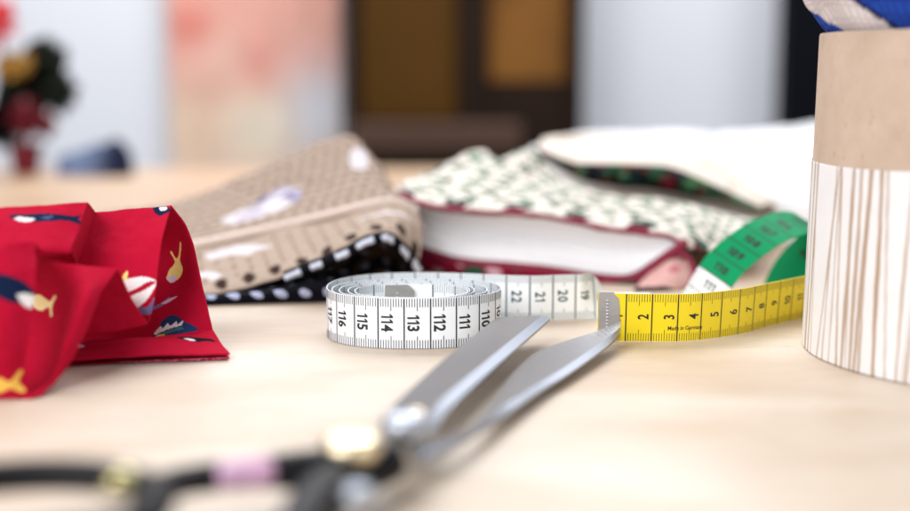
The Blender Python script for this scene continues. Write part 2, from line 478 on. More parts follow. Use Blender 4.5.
tag(ob.build('navy_cloth', M_blurcloth, None, .1), 'small crumpled grey and navy cloth on the far table edge', 'cloth')

# --- white cloth heap, right behind
ob = Cloth()
rows = [[aty(520, 200, 86), aty(600, 200, 84), aty(680, 205, 82), aty(760, 212, 80), aty(840, 220, 78), aty(960, 222, 78)],
        [aty(525, 160, 90), aty(600, 158, 88), aty(680, 165, 86), aty(760, 180, 83), aty(840, 180, 82), aty(960, 180, 82)],
        [aty(535, 149, 98), aty(600, 140, 98), aty(680, 142, 97), aty(760, 152, 100), aty(840, 150, 100), aty(960, 152, 100)],
        [aty(545, 147, 108), aty(600, 138, 108), aty(680, 134, 108), aty(745, 135, 118), aty(815, 127, 124), aty(960, 125, 126)],
        [aty(545, 178, 124), aty(600, 178, 124), aty(680, 178, 124), aty(745, 178, 138), aty(815, 178, 142), aty(960, 178, 142)]]
rows[0] = [(p[0], p[1], 0.05) for p in rows[0]]; rows[4] = [(p[0], p[1], 0.05) for p in rows[4]]
ob.add(wrinkle(auto_surf(rows, .35), .45, .16, 9), (0.86, 0.86, 0.88))
tag(ob.build('white_cloth', M_whitecloth, None, .1), 'heap of plain white cloth behind the floral pouch', 'cloth')

# ------------------------------------------------------------------ green and red floral cloth folded over
ob = Cloth()
up = [(536, 148, 80), (555, 156, 79.5), (575, 163, 79), (621, 164, 78), (668, 167, 77), (705, 181, 76), (732, 194, 75), (760, 207, 74)]
lo = [(534, 155, 80), (560, 169, 79.5), (585, 181, 79), (621, 187, 78), (650, 189, 77.3), (692, 197, 76.3), (723, 201, 75.3), (758, 210, 74.2)]
md = [((a[0] + b[0]) / 2, (a[1] + b[1]) / 2, (a[2] + b[2]) / 2 - .7) for a, b in zip(up, lo)]
rows = [[aty(*p) for p in lo], [aty(*p) for p in md], [aty(*p) for p in up]]
g = auto_surf(rows, .09)
u, v = grid_uv(g)
c = np.ones(g.shape) * np.array(lin(20, 32, 27))
fl = np.vectorize(lambda a, b, s: noise.noise(Vector((a * 1.1 + s, b * 1.1, s))))
for col, s, th in ((lin(36, 72, 46), 11.3, .15), (lin(86, 20, 30), 4.7, .22), (lin(14, 46, 54), 8.1, .25), (lin(10, 13, 16), 2.2, .15), (lin(70, 104, 74), 19, .42)):
    c[fl(u, v, s) > th] = col
xr = (u > u.max() * .68)[..., None] & (fl(u, v, 5.5) > -.1)[..., None]
c = np.where(xr, np.array(lin(60, 98, 62)), c)
ob.add(g, c)
bk = [(545, 146, 90), (565, 143, 90), (590, 140, 90), (640, 141, 88), (690, 150, 86), (730, 172, 83), (762, 195, 80), (775, 206, 78)]
mid = [((a[0] + b[0]) / 2, (a[1] + b[1]) / 2 - 4, (a[2] + b[2]) / 2) for a, b in zip(up, bk)]
g = wrinkle(auto_surf([[aty(*p) for p in up], [aty(*p) for p in mid], [aty(*p) for p in bk], [(aty(*p)[0], aty(*p)[1] + 4, .1) for p in bk]], .2), .2, .5, 3)
u, v = grid_uv(g)
c = np.ones(g.shape) * np.array(lin(238, 226, 214))
c[(fl(u, v, 7) > .42)] = lin(214, 190, 170)
ob.add(g, c)
tag(ob.build('folded_floral_cloth', M_blurcloth, None, .08), 'cream cloth folded over a dark green and red floral lining', 'cloth')

# ------------------------------------------------------------------ cream floral pouch with red binding
root = empty('floral_pouch', (5, 68, 0), 'cream floral fabric pouch with dark red binding and white lining', 'pouch')
lip = [(398, 194, 68.5), (420, 203, 66.5), (459, 211, 65.5), (510, 213, 65), (556, 218, 64.5), (608, 229, 64), (664, 236, 63.5), (686, 247, 63.5)]
r1 = [(396, 189, 69.5), (425, 190, 69), (465, 193, 68.5), (510, 195, 68.3), (560, 200, 68), (615, 208, 67.5), (684, 222, 66), (716, 250, 64)]
r2 = [(398, 186, 71), (430, 175, 73), (472, 169, 73), (505, 174, 73), (560, 190, 72.5), (620, 206, 72), (700, 219, 70), (742, 238, 66)]
r3 = [(408, 185, 75), (440, 176, 76), (485, 154, 76.5), (503, 166, 76.5), (532, 153, 77), (556, 178, 77), (600, 196, 76.5), (650, 200, 75), (700, 209, 73), (762, 222, 70)]
def ay(L): return [aty(*p) for p in L]
r4 = [(p[0], 83, 0.1) for p in ay(r3)]
g = wrinkle(auto_surf([ay(lip), ay(r1), ay(r2), ay(r3), r4], .12), .13, .45, 2.2)
u, v = grid_uv(g)
c = np.ones(g.shape) * np.array(lin(236, 228, 218))
GRN = [lin(44, 96, 70), lin(32, 80, 54), lin(78, 126, 98)]
for gj in range(9):                                   # staggered rows of little sprigs
    for gi in range(34):
        cu = gi * 1.5 + (gj % 2) * .75 + random.uniform(-.12, .12); cv = 2.45 + gj * 1.35 + random.uniform(-.1, .1)
        du_, dv_ = u - cu, v - cv
        sp = (np.abs(np.abs(du_) - (dv_ + .28) * .55 - .08) < .17) & (np.abs(dv_) < .5)
        sp |= (np.hypot(du_, dv_ - .36) < .22)
        c[sp & (fl(u * 2.2, v * 2.2, gi * .7 + gj) > -.3)] = GRN[(gi + gj) % 3]
        if (gi * 3 + gj) % 4 == 0: c[np.hypot(du_ - .35, dv_ + .3) < .13] = lin(160, 70, 90)
cu = .9
while cu < u.max():                                   # heavier motifs of the border along the lip
    sp = (np.abs(u - cu) < .62) & (v < 1.1) & (v > .1) & (fl(u * 1.6, v * 1.6, 3.3) > -.3)
    c[sp] = lin(112, 26, 58)
    sp = (np.abs(u - cu) < .8) & (np.abs(v - 1.35) < .42) & (fl(u * 2, v * 2, 1.3) > -.25)
    c[sp] = lin(56, 92, 74)
    sp = (np.abs(u - cu - 1.6) < .35) & (np.abs(v - 1.1) < .2) & (fl(u * 2.6, v * 2.6, 7) > -.2)
    c[sp] = lin(92, 128, 108)
    c[(v < .34) & (np.abs(u - cu - 1.6) < 1.0) & (fl(u * .9, v, 21) > .0)] = lin(150, 60, 84)
    cu += 3.25
ob = Cloth(); ob.add(g, c); ob.build('outer_fabric', M_blurcloth, root, .1)
bl = [(414, 243, 67), (459, 257, 65.8), (512, 262, 65), (556, 267, 64.3), (600, 274, 63.6), (630, 276, 63.2), (655, 264, 63.1), (680, 247, 63.4)]
ml = [(412, 224, 68.5), (459, 234, 68.2), (512, 239, 67.6), (556, 245, 67), (600, 252, 66.2), (635, 254, 65.4), (662, 249, 64.5), (684, 246, 63.6)]
g = wrinkle(auto_surf([[(p[0], p[1] + .15, p[2] - .08) for p in ay(lip)], ay(ml), ay(bl)], .2), .08, .5, 6)
ob = Cloth(); ob.add(g, (0.95, 0.95, 0.97)); ob.build('lining', M_whitecloth, root, .05)
M_bind = plain('dark_red_binding', lin(128, 20, 52), 0.7, var=0.2, vscale=90, bump=.5, bscale=900)
LIPC = catmull(ay(lip), 90)
LIPC[:, 2] += .09 * np.array([noise.noise(Vector((q_ * .16, 2, 0))) for q_ in range(90)]); LIPC[:, 1] += .1 * np.array([noise.noise(Vector((q_ * .12, 7, 0))) for q_ in range(90)])
V, Fc = tube(LIPC, .13 + .06 * np.array([noise.noise(Vector((q_ * .22, 0, 5))) for q_ in range(90)]), 12); mesh_obj('upper_binding', V, Fc, M_bind, root)
V, Fc = tube(catmull([(p[0], p[1] - .15, p[2]) for p in ay([(414, 247, 67), (459, 261, 65.8), (512, 266, 65), (556, 271, 64.3), (600, 278, 63.6), (630, 279, 63), (655, 266, 62.9), (680, 247, 63.2), (684, 240, 63.4)])], 70),
             np.interp(np.linspace(0, 1, 70), [0, .5, .8, 1], [.22, .26, .36, .18]), 12); mesh_obj('lower_binding', V, Fc, M_bind, root)
low = ay([(414, 247, 67), (459, 261, 65.8), (512, 266, 65), (556, 271, 64.3), (600, 279, 63.5), (632, 281, 62.9), (655, 272, 62.8)])
base = [(p[0], p[1] - .4, 0.06) for p in low]
g = auto_surf([low, [((a[0] + b[0]) / 2, a[1] - .5, (a[2] + b[2]) / 2) for a, b in zip(low, base)], base], .12)
u, v = grid_uv(g)
c = np.ones(g.shape) * np.array(lin(132, 20, 50))
c[fl(u * .8, v * .8, 3.1) > .28] = lin(214, 170, 180)
c[fl(u * .8, v * .8, 13.1) > .36] = lin(44, 84, 66)
ob = Cloth(); ob.add(g, c); ob.build('lower_fabric', M_blurcloth, root, .1)
g = wrinkle(auto_surf([ay([(655, 268, 62.6), (672, 258, 62.8), (688, 262, 62.6)]), ay([(642, 282, 62), (668, 276, 61.4), (694, 276, 61.8)]), [atz(634, 291, .05), atz(664, 290, .05), atz(690, 288, .05)]], .1), .1, .9, 1)
c = np.ones(g.shape) * np.array(lin(218, 172, 166)); u, v = grid_uv(g)
c[fl(u * .9, v * .9, 3) > .3] = lin(196, 120, 126)
c[(v > v.max() * .82)] = lin(70, 46, 48); c[(u > u.max() * .86)] = lin(160, 40, 60)
ob = Cloth(); ob.add(g, c); ob.build('side_flap', M_blurcloth, root, .12)
V, Fc = tube(catmull(ay([(668, 256, 62.9), (684, 255, 62.6), (693, 266, 62.2), (692, 280, 61.7), (676, 287, 61.3), (650, 289, 61.4)]), 40), .14, 10)
mesh_obj('flap_binding', V, Fc, M_bind, root)

# ------------------------------------------------------------------ beige dotted pouch
root = empty('beige_pouch', (-8, 65, 0), 'beige dotted fabric pouch with white piping leaning behind the tape roll', 'pouch')
b0 = [(100, 310, 57.5), (206, 296, 57.5), (293, 274, 58), (335, 255, 58.3), (362, 238, 58.6), (388, 234, 59), (404, 244, 59.5), (418, 269, 60.2)]
b1 = [(100, 285, 61), (206, 270, 61), (293, 248, 61.5), (335, 234, 61.7), (362, 222, 61.8), (390, 216, 62), (408, 222, 62.2), (421, 240, 62.4)]
b2 = [(100, 264, 64), (205, 245, 64), (293, 226, 65), (335, 216, 65.2), (362, 209, 65.4), (388, 204, 65.6), (404, 206, 65.8), (417, 214, 66)]
b3 = [(100, 232, 68.5), (200, 217, 69), (285, 192, 70), (330, 178, 70.8), (350, 175, 71), (368, 175, 71), (382, 180, 70.8), (397, 193, 70.5)]
b4 = [(100, 214, 73), (180, 203, 74), (255, 172, 75), (310, 150, 75.8), (332, 142, 76), (345, 139, 76), (354, 142, 75.6), (364, 153, 75)]
b5 = [(p[0], 81, .1) for p in ay(b4)]
g = wrinkle(wrinkle(auto_surf([ay(b0), ay(b1), ay(b2), ay(b3), ay(b4), b5], .075), .2, .4, 5), .05, 1.6, 2)
nrow = g.shape[0]
u, v = grid_uv(g)
vi = np.linspace(0, 5, nrow)[:, None] * np.ones((1, g.shape[1]))       # which control row
c = np.ones(g.shape) * np.array(lin(178, 159, 144))
upper = vi > 2.05
dots = np.hypot((((u + .36 * (np.floor(v / 1.05) % 2)) % .72) - .36) / .2, ((v % 1.05) - .52) / .34) < 1
c[upper & dots] = lin(126, 104, 93)
lines = (np.abs((u % .78) - .39) < .045) & (vi < 1.8) & (vi > .35)
c[lines & (v > 1.6)] = lin(140, 116, 100)
dd = np.hypot((u % 1.3) - .65, (v - 1.05) * .45) < .30
c[dd & (v < 1.9)] = lin(58, 40, 34)
c[(np.abs(v - .35) < .05)] = lin(150, 120, 102)
ob = Cloth(); kk = ob.add(g, c)
LAV, WHT = lin(164, 158, 182), lin(224, 216, 222)
ob.motif(kk, 262, 205, [(WHT, [(-42, 16), (-34, 6), (-10, -2), (6, -16), (18, -24), (34, -22), (38, -6), (26, 8), (4, 16), (-20, 20)], True),
                        (LAV, [(-14, -6), (-4, -22), (12, -30), (24, -28), (10, -20), (2, -8)], True),
                        (LAV, [(20, -14), (32, -20), (40, -10), (36, 4), (28, -2), (22, -4)], True),
                        (lin(90, 84, 120), [(-14, -8), (-8, -18), (2, -24), (-2, -16), (-6, -8)], True),
                        (lin(98, 92, 130), [(14, -6), (22, -12), (30, -10), (33, -2), (29, -4), (24, -8), (18, -4)], True),
                        (lin(190, 182, 196), [(-30, 12), (-10, 6), (8, 8), (0, 14), (-18, 17)], True),
                        (lin(150, 142, 168), [(-22, 2), (-8, -1), (4, -8), (2, -4), (-8, 3)], True)], 1.3, sy=1.9)
ob.motif(kk, 238, 250, [(WHT, [(-40, -2), (-12, -10), (20, -8), (44, 0), (22, 4), (16, 12), (-10, 6), (-30, 10)], True)], 1.1, sy=1.4)
ob.motif(kk, 357, 160, [(WHT, [(-8, -10), (6, -10), (10, 8), (-6, 10)], True)], 1.5, sy=1.6)
ob.motif(kk, 205, 277, [(WHT, [(-18, -10), (0, -12), (14, -4), (16, 6), (6, 9), (4, 2), (-4, 0), (-18, 0)], True)], 1.3)
ob.motif(kk, 378, 214, [(WHT, [(-34, 4), (0, -6), (26, -4), (34, 6), (4, 4), (-22, 10)], True)], 1.1)
ob.build('fabric_body', M_blurcloth, root, .1)
V, Fc = tube(catmull([(p[0], p[1] - .1, p[2] + .16) for p in ay(b2)], 80), .2, 12)
mesh_obj('piping', V, Fc, plain('cream_cord', lin(222, 206, 196), .9, bump=.6, bscale=600), root)
# dotted black ribbon round the mouth
mouth = ay([(285, 278, 57.6), (303, 270.5, 57.7), (330, 260, 57.8), (352, 250, 58), (367, 241.5, 58.2), (386, 238, 58.5), (399, 246, 59), (412, 260, 59.6), (419, 271, 60)])
P = catmull(mouth, 160)
d1 = np.gradient(P, axis=0); d1 /= np.linalg.norm(d1, axis=1, keepdims=True)
acr = np.cross(d1, np.array([0, 1, 0.0])); acr /= np.linalg.norm(acr, axis=1, keepdims=True)
wdt = .27
g = np.stack([P - acr * wdt + [0, .1, 0], P + [0, -.22, 0], P + acr * wdt + [0, .1, 0]])
g = surf(list(g), 400, 14)
u, v = grid_uv(g)
c = np.ones(g.shape) * np.array(lin(18, 18, 26))
ph_ = .25 * fl(u * 1.3, u * 0, 4)
c[(((u + ph_) % 1.22) < .72 + .3 * fl(u * .9, u * 0, 9)) & (np.abs(v - v.max() / 2 + .08 * fl(u * 2, v, 2)) < .18)] = lin(214, 220, 236)
ob = Cloth(); ob.add(g, c); ob.build('dotted_ribbon', M_cotton, root, .05)
inner = [(p[0], p[1] + .25, p[2]) for p in mouth[2:]]
back = [(p[0] - .2, p[1] + 3.5, max(.3, p[2] * .6)) for p in mouth[2:]]
bot = [(p[0], p[1] + .4, .15) for p in mouth[2:]]
g = wrinkle(auto_surf([inner, back, bot], .12), .2, .9, 8)
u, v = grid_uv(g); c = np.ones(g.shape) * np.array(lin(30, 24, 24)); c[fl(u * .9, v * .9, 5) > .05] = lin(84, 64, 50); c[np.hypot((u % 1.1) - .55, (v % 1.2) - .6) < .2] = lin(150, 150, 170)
ob = Cloth(); ob.add(g, c); ob.build('dark_lining', M_blurcloth, root, .05)

# black dotted cloth lying beneath it
ob = Cloth()
rows = [[atz(130, 308, .1), atz(210, 304, .1), atz(270, 302, .1), atz(330, 300.5, .1), atz(410, 296, .1)],
        [aty(130, 300, 57.2), aty(210, 296, 57), aty(270, 291, 57), aty(330, 282, 57.5), aty(410, 282, 59.4)],
        [aty(130, 296, 60), aty(210, 290, 60), aty(270, 286, 60), aty(330, 278, 60.5), aty(410, 276, 62)],
        [(-17, 68, .1), (-12, 68, .1), (-9, 68, .1), (-6, 68, .1), (-2, 68, .1)]]
g = wrinkle(auto_surf(rows, .06), .06, .8, 6)
u, v = grid_uv(g)
c = np.ones(g.shape) * np.array(lin(16, 16, 24))
c[np.hypot((u % 1.05) - .52, (v - .42) * 1.2) < .25 + .1 * fl(u * .5, u * 0, 3)] = lin(176, 184, 214)
c[(np.hypot((u % .9) - .45, ((v - 1.1) % .9) - .45) < .16) & (v > 1.1)] = lin(150, 156, 184)
ob.add(g, c)
tag(ob.build('black_dotted_cloth', M_blurcloth, None, .1), 'black cloth with white dots lying under the beige pouch', 'cloth')

# ------------------------------------------------------------------ red printed cotton, folded
RED = lin(184, 16, 50)
ob = Cloth()
RES = .042
def patch(rows, amp=.05, seed=0, fr=.7):
    g = auto_surf([[(atz(q[0], q[1], q[2]) if len(q) == 4 else aty(*q)) for q in r] for r in rows], RES)
    return ob.add(wrinkle(wrinkle(g, amp, fr, seed), amp * .35, fr * 3.1, seed + 5), RED)
Z = 'z'
pP1 = patch([[(-20, 216, 46.3), (55, 214, 46.6), (120, 211, 46.9), (171, 206, 47.25)],
             [(-20, 262, 45.6), (55, 260, 45.4), (115, 258, 45.3), (161, 246, 45.6)],
             [(-20, 302, 44.9), (55, 300, 44.9), (110, 299, 44.6), (155, 296, 44.7)],
             [(-20, 326, 46.0), (55, 326, 46.0), (105, 325, 45.7), (149, 322, 45.0)]], .06, 1)
pQ = patch([[(100, 214, 48.0), (150, 209.5, 47.6), (171, 206, 47.27)],
            [(95, 236, 50.0), (160, 240, 49.6), (189, 233, 47.9)],
            [(80, 290, 48), (164, 288, 48.3), (203, 288, 47.5)],
            [(55, 342.2, 48.5), (110, 342.6, 48.3), (165, 337.5, 46.6), (213, 331, 46.7)]], .04, 2)
pH = patch([[(60, 350.2, 47), (120, 350.2, 47), (176, 335.6, 46.13), (213, 331, 46.72)],
            [(60, 343, 45.3), (120, 339.5, 45.3), (176, 335.9, 46.0), (214, 332, 46.6)],
            [(60, 350, 44.9), (138, 345, 44.9), (180, 343, 45.4), (222, 345, 46.0)],
            [(60, 361, .32, Z), (138, 356.5, .32, Z), (185, 355, .3, Z), (230, 354.5, .22, Z)]], .03, 3)
pH2 = patch([[(60, 365.5, .05, Z), (138, 361.5, .06, Z), (185, 360, .08, Z), (229.5, 358, .08, Z)],
             [(60, 352, .06, Z), (138, 349, .06, Z), (180, 349, .06, Z), (221, 349, .06, Z)]], .03, 4)
pL = patch([[(-60, 213, 43), (0, 208.5, 44), (45, 205.5, 44.6), (88, 203, 45.3)],
            [(-60, 236, 42), (0, 231, 42.9), (45, 228, 43.6), (80, 226, 44.4)],
            [(-60, 258, 41.6), (0, 254, 42.2), (40, 251, 42.7), (70, 252, 43.3)],
            [(-60, 265, 42.2), (0, 261, 42.8), (40, 257.5, 43.3), (66, 259.5, 44.0)]], .06, 5)
pLb = patch([[(88, 203, 45.3), (80, 226, 44.4), (70, 252, 43.3)],
             [(95, 212.5, 46.8), (87, 240, 46), (76, 266, 45)]], .02, 6)
pF = patch([[(-60, 249, 39.4), (0, 245, 40), (36, 243.5, 40.8)],
            [(-60, 290, 38.7), (0, 290, 39.2), (35, 286, 39.9)],
            [(-60, 340, 38.4), (0, 338, 38.9), (29, 335, 39.5)],
            [(-60, 385, 38.6), (0, 378, 39.0), (24, 376, 39.5)],
            [(-60, 404, .06, Z), (0, 399.5, .06, Z), (32, 397, .06, Z)]], .07, 7)
pFt = patch([[(-60, 249, 39.4), (0, 245, 40), (36, 243.5, 40.8)],
             [(-60, 247, 41), (0, 247, 42), (40, 250, 43)]], .03, 17)
pM = patch([[(-10, 262, 45.0), (26, 260, 43.6), (60, 263, 42.8), (88, 266, 42.75), (117, 270, 43.0)],
            [(-10, 300, 45.5), (28, 300, 44.4), (64, 300, 42.6), (82, 300, 41.4), (99, 296, 42.0)],
            [(-10, 340, 45), (30, 340, 44.0), (56, 340, 42.0), (68, 338, 40.9), (82, 338, 41.4)],
            [(-10, 376, 42.8), (26, 376, 42.4), (42, 377, 41.3), (54, 376, 40.5), (68, 366, 41.0)],
            [(-20, 394, .07, Z), (8, 396, .06, Z), (20, 398, .05, Z), (32, 398, .05, Z), (42, 395.5, .05, Z)]], .07, 8)
pR = patch([[(75, 266, 43.2), (98, 268, 43.15), (118, 270, 43.05)],
            [(75, 300, 43.9), (104, 299, 43.9), (131, 298, 43.9)],
            [(72, 336, 44.3), (110, 331.5, 44.4), (148, 324, 44.6)]], .05, 9)
NAVY, YEL, WT, PUR, BLU = lin(20, 34, 66), lin(240, 208, 120), lin(244, 238, 240), lin(122, 114, 164), lin(40, 62, 104)
fish = [(NAVY, [(-27, 6), (-20, -1), (-8, -5), (2, -9), (14, -12), (24, -15), (34, -20), (32, -14), (46, -11), (30, -9), (20, -6), (8, 1), (-4, 6), (-16, 8)], True),
        (WT, [(-22, 6), (-14, 2), (-4, 2), (-8, 7), (-16, 9)], True), (lin(70, 90, 130), [(0, -2), (10, -8), (7, -2)], True)]
ob.motif(pL, 40, 218, fish, 1.0)
ob.motif(pF, 12, 290, [(NAVY, [(-24, -8), (-14, -14), (6, -10), (20, 0), (22, 8), (2, 10), (-10, 6), (-22, 0)], True),
                       (WT, [(4, 2), (20, 2), (26, 10), (12, 12)], True)], 1.0)
ob.motif(pM, 46, 302, [(lin(248, 232, 170), [(-28, -5), (-12, -8), (2, -3), (8, -2), (16, -7), (20, -6), (13, 2), (16, 11), (11, 12), (6, 4), (-8, 7), (-22, 5)], True)], 1.0)
ob.motif(pF, 8, 385, [(lin(246, 196, 90), [(-20, -4), (-6, -7), (2, -2), (10, -9), (13, -8), (9, 0), (14, 8), (10, 9), (2, 4), (-6, 7), (-20, 6)], True)], 1.0)
ob.motif(pP1, 162, 211, [(NAVY, [(-9, -3), (-2, -7), (6, -6), (8, 0), (2, 5), (-4, 5)], True), (WT, [(-3, -5), (4, -6), (4, -2), (-1, -1)], True)], 1.0)
ob.motif(pQ, 177, 268, [(lin(246, 228, 140), [(-9, 12), (-8, 0), (-3, -8), (-7, -20), (-5, -21), (0, -11), (10, -22), (12, -20), (4, -8), (6, 2), (4, 9), (-1, 14)], True),
                        (lin(226, 220, 240), [(-9, 9), (-4, 8), (-1, 13), (-6, 16)], True)], 1.0, sx=1.3, rot=-.12)
ob.motif(pP1, 138, 290, [(lin(248, 226, 140), [(-20, -6), (-14, -13), (-10, -19), (-9, -10), (-4, -2), (-12, 14), (-18, 8)], True),
                         (WT, [(-16, -6), (0, -13), (14, -11), (16, -5), (8, 8), (-6, 17), (-15, 14)], True),
                         (RED, [(-18, 4), (-2, -2), (10, -9), (16, -8), (4, 0), (-14, 7)], True),
                         (PUR, [(-12, 18), (2, 14), (10, 13), (17, 4), (18, 13), (28, 10), (20, 16), (12, 20), (-2, 20)], True)], 1.05)
ob.motif(pQ, 164, 300, [(PUR, [(-12, 6), (-2, 2), (4, -4), (3, 2), (-6, 8)], True), (lin(220, 200, 230), [(-2, 3), (4, -2), (10, -3), (3, 3)], True)], 1.0, sx=1.5)
ob.motif(pQ, 166, 326, [(BLU, [(-18, 12), (-10, 3), (-5, -9), (3, -13), (10, -9), (14, -3), (22, 3), (26, 8), (16, 13)], True),
                        (WT, [(-12, 4), (-6, -3), (-3, 2), (1, -4), (4, 1), (9, -4), (10, 1), (15, -3), (14, 3), (-10, 7)], False),
                        (lin(70, 120, 130), [(-10, 9), (12, 5), (14, 8), (-6, 12)], True),
                        (lin(240, 210, 90), [(-12, 12), (-6, 8), (0, 10), (-2, 14)], True)], 1.0, sx=1.25)
ob.motif(pH, 195, 338, [(lin(18, 22, 36), [(-17, 4), (-8, -1), (4, -3), (16, -5), (20, -2), (10, 1), (4, 6), (-8, 7)], True), (WT, [(-10, 4), (-3, 2), (2, 4), (-3, 7)], True)], 1.0)
ob.motif(pH, 78, 345, [(lin(220, 200, 230), [(-6, 0), (2, -2), (6, 2), (-2, 4)], True)], 1.0)
red_cloth = tag(ob.build('red_fabric', M_cotton, None, .07), 'folded red cotton fabric printed with little fish and whales', 'fabric')

# frayed threads along its raw hem
V, Fc = [], []
HEM = catmull([atz(118, 363, .06), atz(150, 361.5, .07), atz(190, 360, .08), atz(229, 358, .08)], 90)
for q_ in HEM:
    if random.random() < .8:
        d_ = np.array([random.gauss(.05, .12), -random.uniform(.05, .16), random.uniform(-.03, .05)])
        v_, f_ = tube([q_ + [0, .06, 0], q_ + d_ * .5 + [random.gauss(0, .02), 0, .02], q_ + d_], .011, 4)
        Fc += [tuple(i + len(V) for i in f) for f in f_]; V += list(v_)
mesh_obj('frayed_threads', V, Fc, plain('pink_thread', lin(206, 110, 140), .9), red_cloth)

# ------------------------------------------------------------------ tape measures
_tx = {}
def glyphs(txt, height, sx=0.8, bold=0.0):
    key = (txt, height, sx, bold)
    if key in _tx: return _tx[key]
    if txt.isdigit():                                  # figures set one by one, narrow, figure one with its flag
        VV, FF, x = [], [], 0.0
        for ch in txt:
            V, Fc = one_glyph(ch, bold)
            if x: x += .13
            FF += [tuple(i + len(VV) for i in f) for f in Fc]
            VV += [(a + x, b) for a, b in V]
            x += V[:, 0].max()
        VV = np.array(VV); VV[:, 0] -= x / 2; VV[:, 1] -= .5
        _tx[key] = (VV * height * np.array([sx, 1]), FF)
        return _tx[key]
    V, Fc = font_mesh(txt, bold)
    V = V - [(V[:, 0].max() + V[:, 0].min()) / 2, (V[:, 1].max() + V[:, 1].min()) / 2]
    _tx[key] = (V * (height / .72) * [sx, 1], Fc)
    return _tx[key]

def one_glyph(ch, bold):
    key = ('one', ch, bold)
    if key in _tx: return _tx[key]
    if ch == '1':
        t = .13 + bold * 1.6; x = .19
        out = [(x, 0), (x, .78), (.0, .64), (.0, .64 + t), (x + .02, 1), (x + t, 1), (x + t, 0)]
        bmg = bmesh.new(); bmg.faces.new([bmg.verts.new((a, b, 0)) for a, b in out])
        V, Fc = cut_flat(bmg, .2)
    else:
        V, Fc = font_mesh(ch, bold, .16)
        V = V - V.min(0)
        V = V / V[:, 1].max()
    _tx[key] = (V, Fc)
    return _tx[key]

def cut_flat(bmg, st_, stx=None):
    bmesh.ops.triangulate(bmg, faces=bmg.faces)
    for kk_ in np.arange(-.5, 1.5, st_):
        bmesh.ops.bisect_plane(bmg, geom=bmg.verts[:] + bmg.edges[:] + bmg.faces[:], plane_co=(0, kk_, 0), plane_no=(0, 1, 0), dist=1e-5)
    bmg.verts.index_update()
    V = np.array([v.co[:2] for v in bmg.verts]); Fc = [tuple(v.index for v in f.verts) for f in bmg.faces]
    bmg.free()
    return V, Fc

def font_mesh(txt, bold, st_=.4):
    cu = bpy.data.curves.new('lettering', 'FONT'); cu.body = txt; cu.size = 1.0; cu.offset = bold
    cu.resolution_u = 4; cu.align_x = 'CENTER'
    ob_ = bpy.data.objects.new('lettering', cu); COL.objects.link(ob_)
    dg = bpy.context.evaluated_depsgraph_get(); dg.update()
    me = ob_.evaluated_get(dg).to_mesh()
    bmg = bmesh.new(); bmg.from_mesh(me)
    ob_.evaluated_get(dg).to_mesh_clear()
    bpy.data.objects.remove(ob_); bpy.data.curves.remove(cu)
    return cut_flat(bmg, st_)

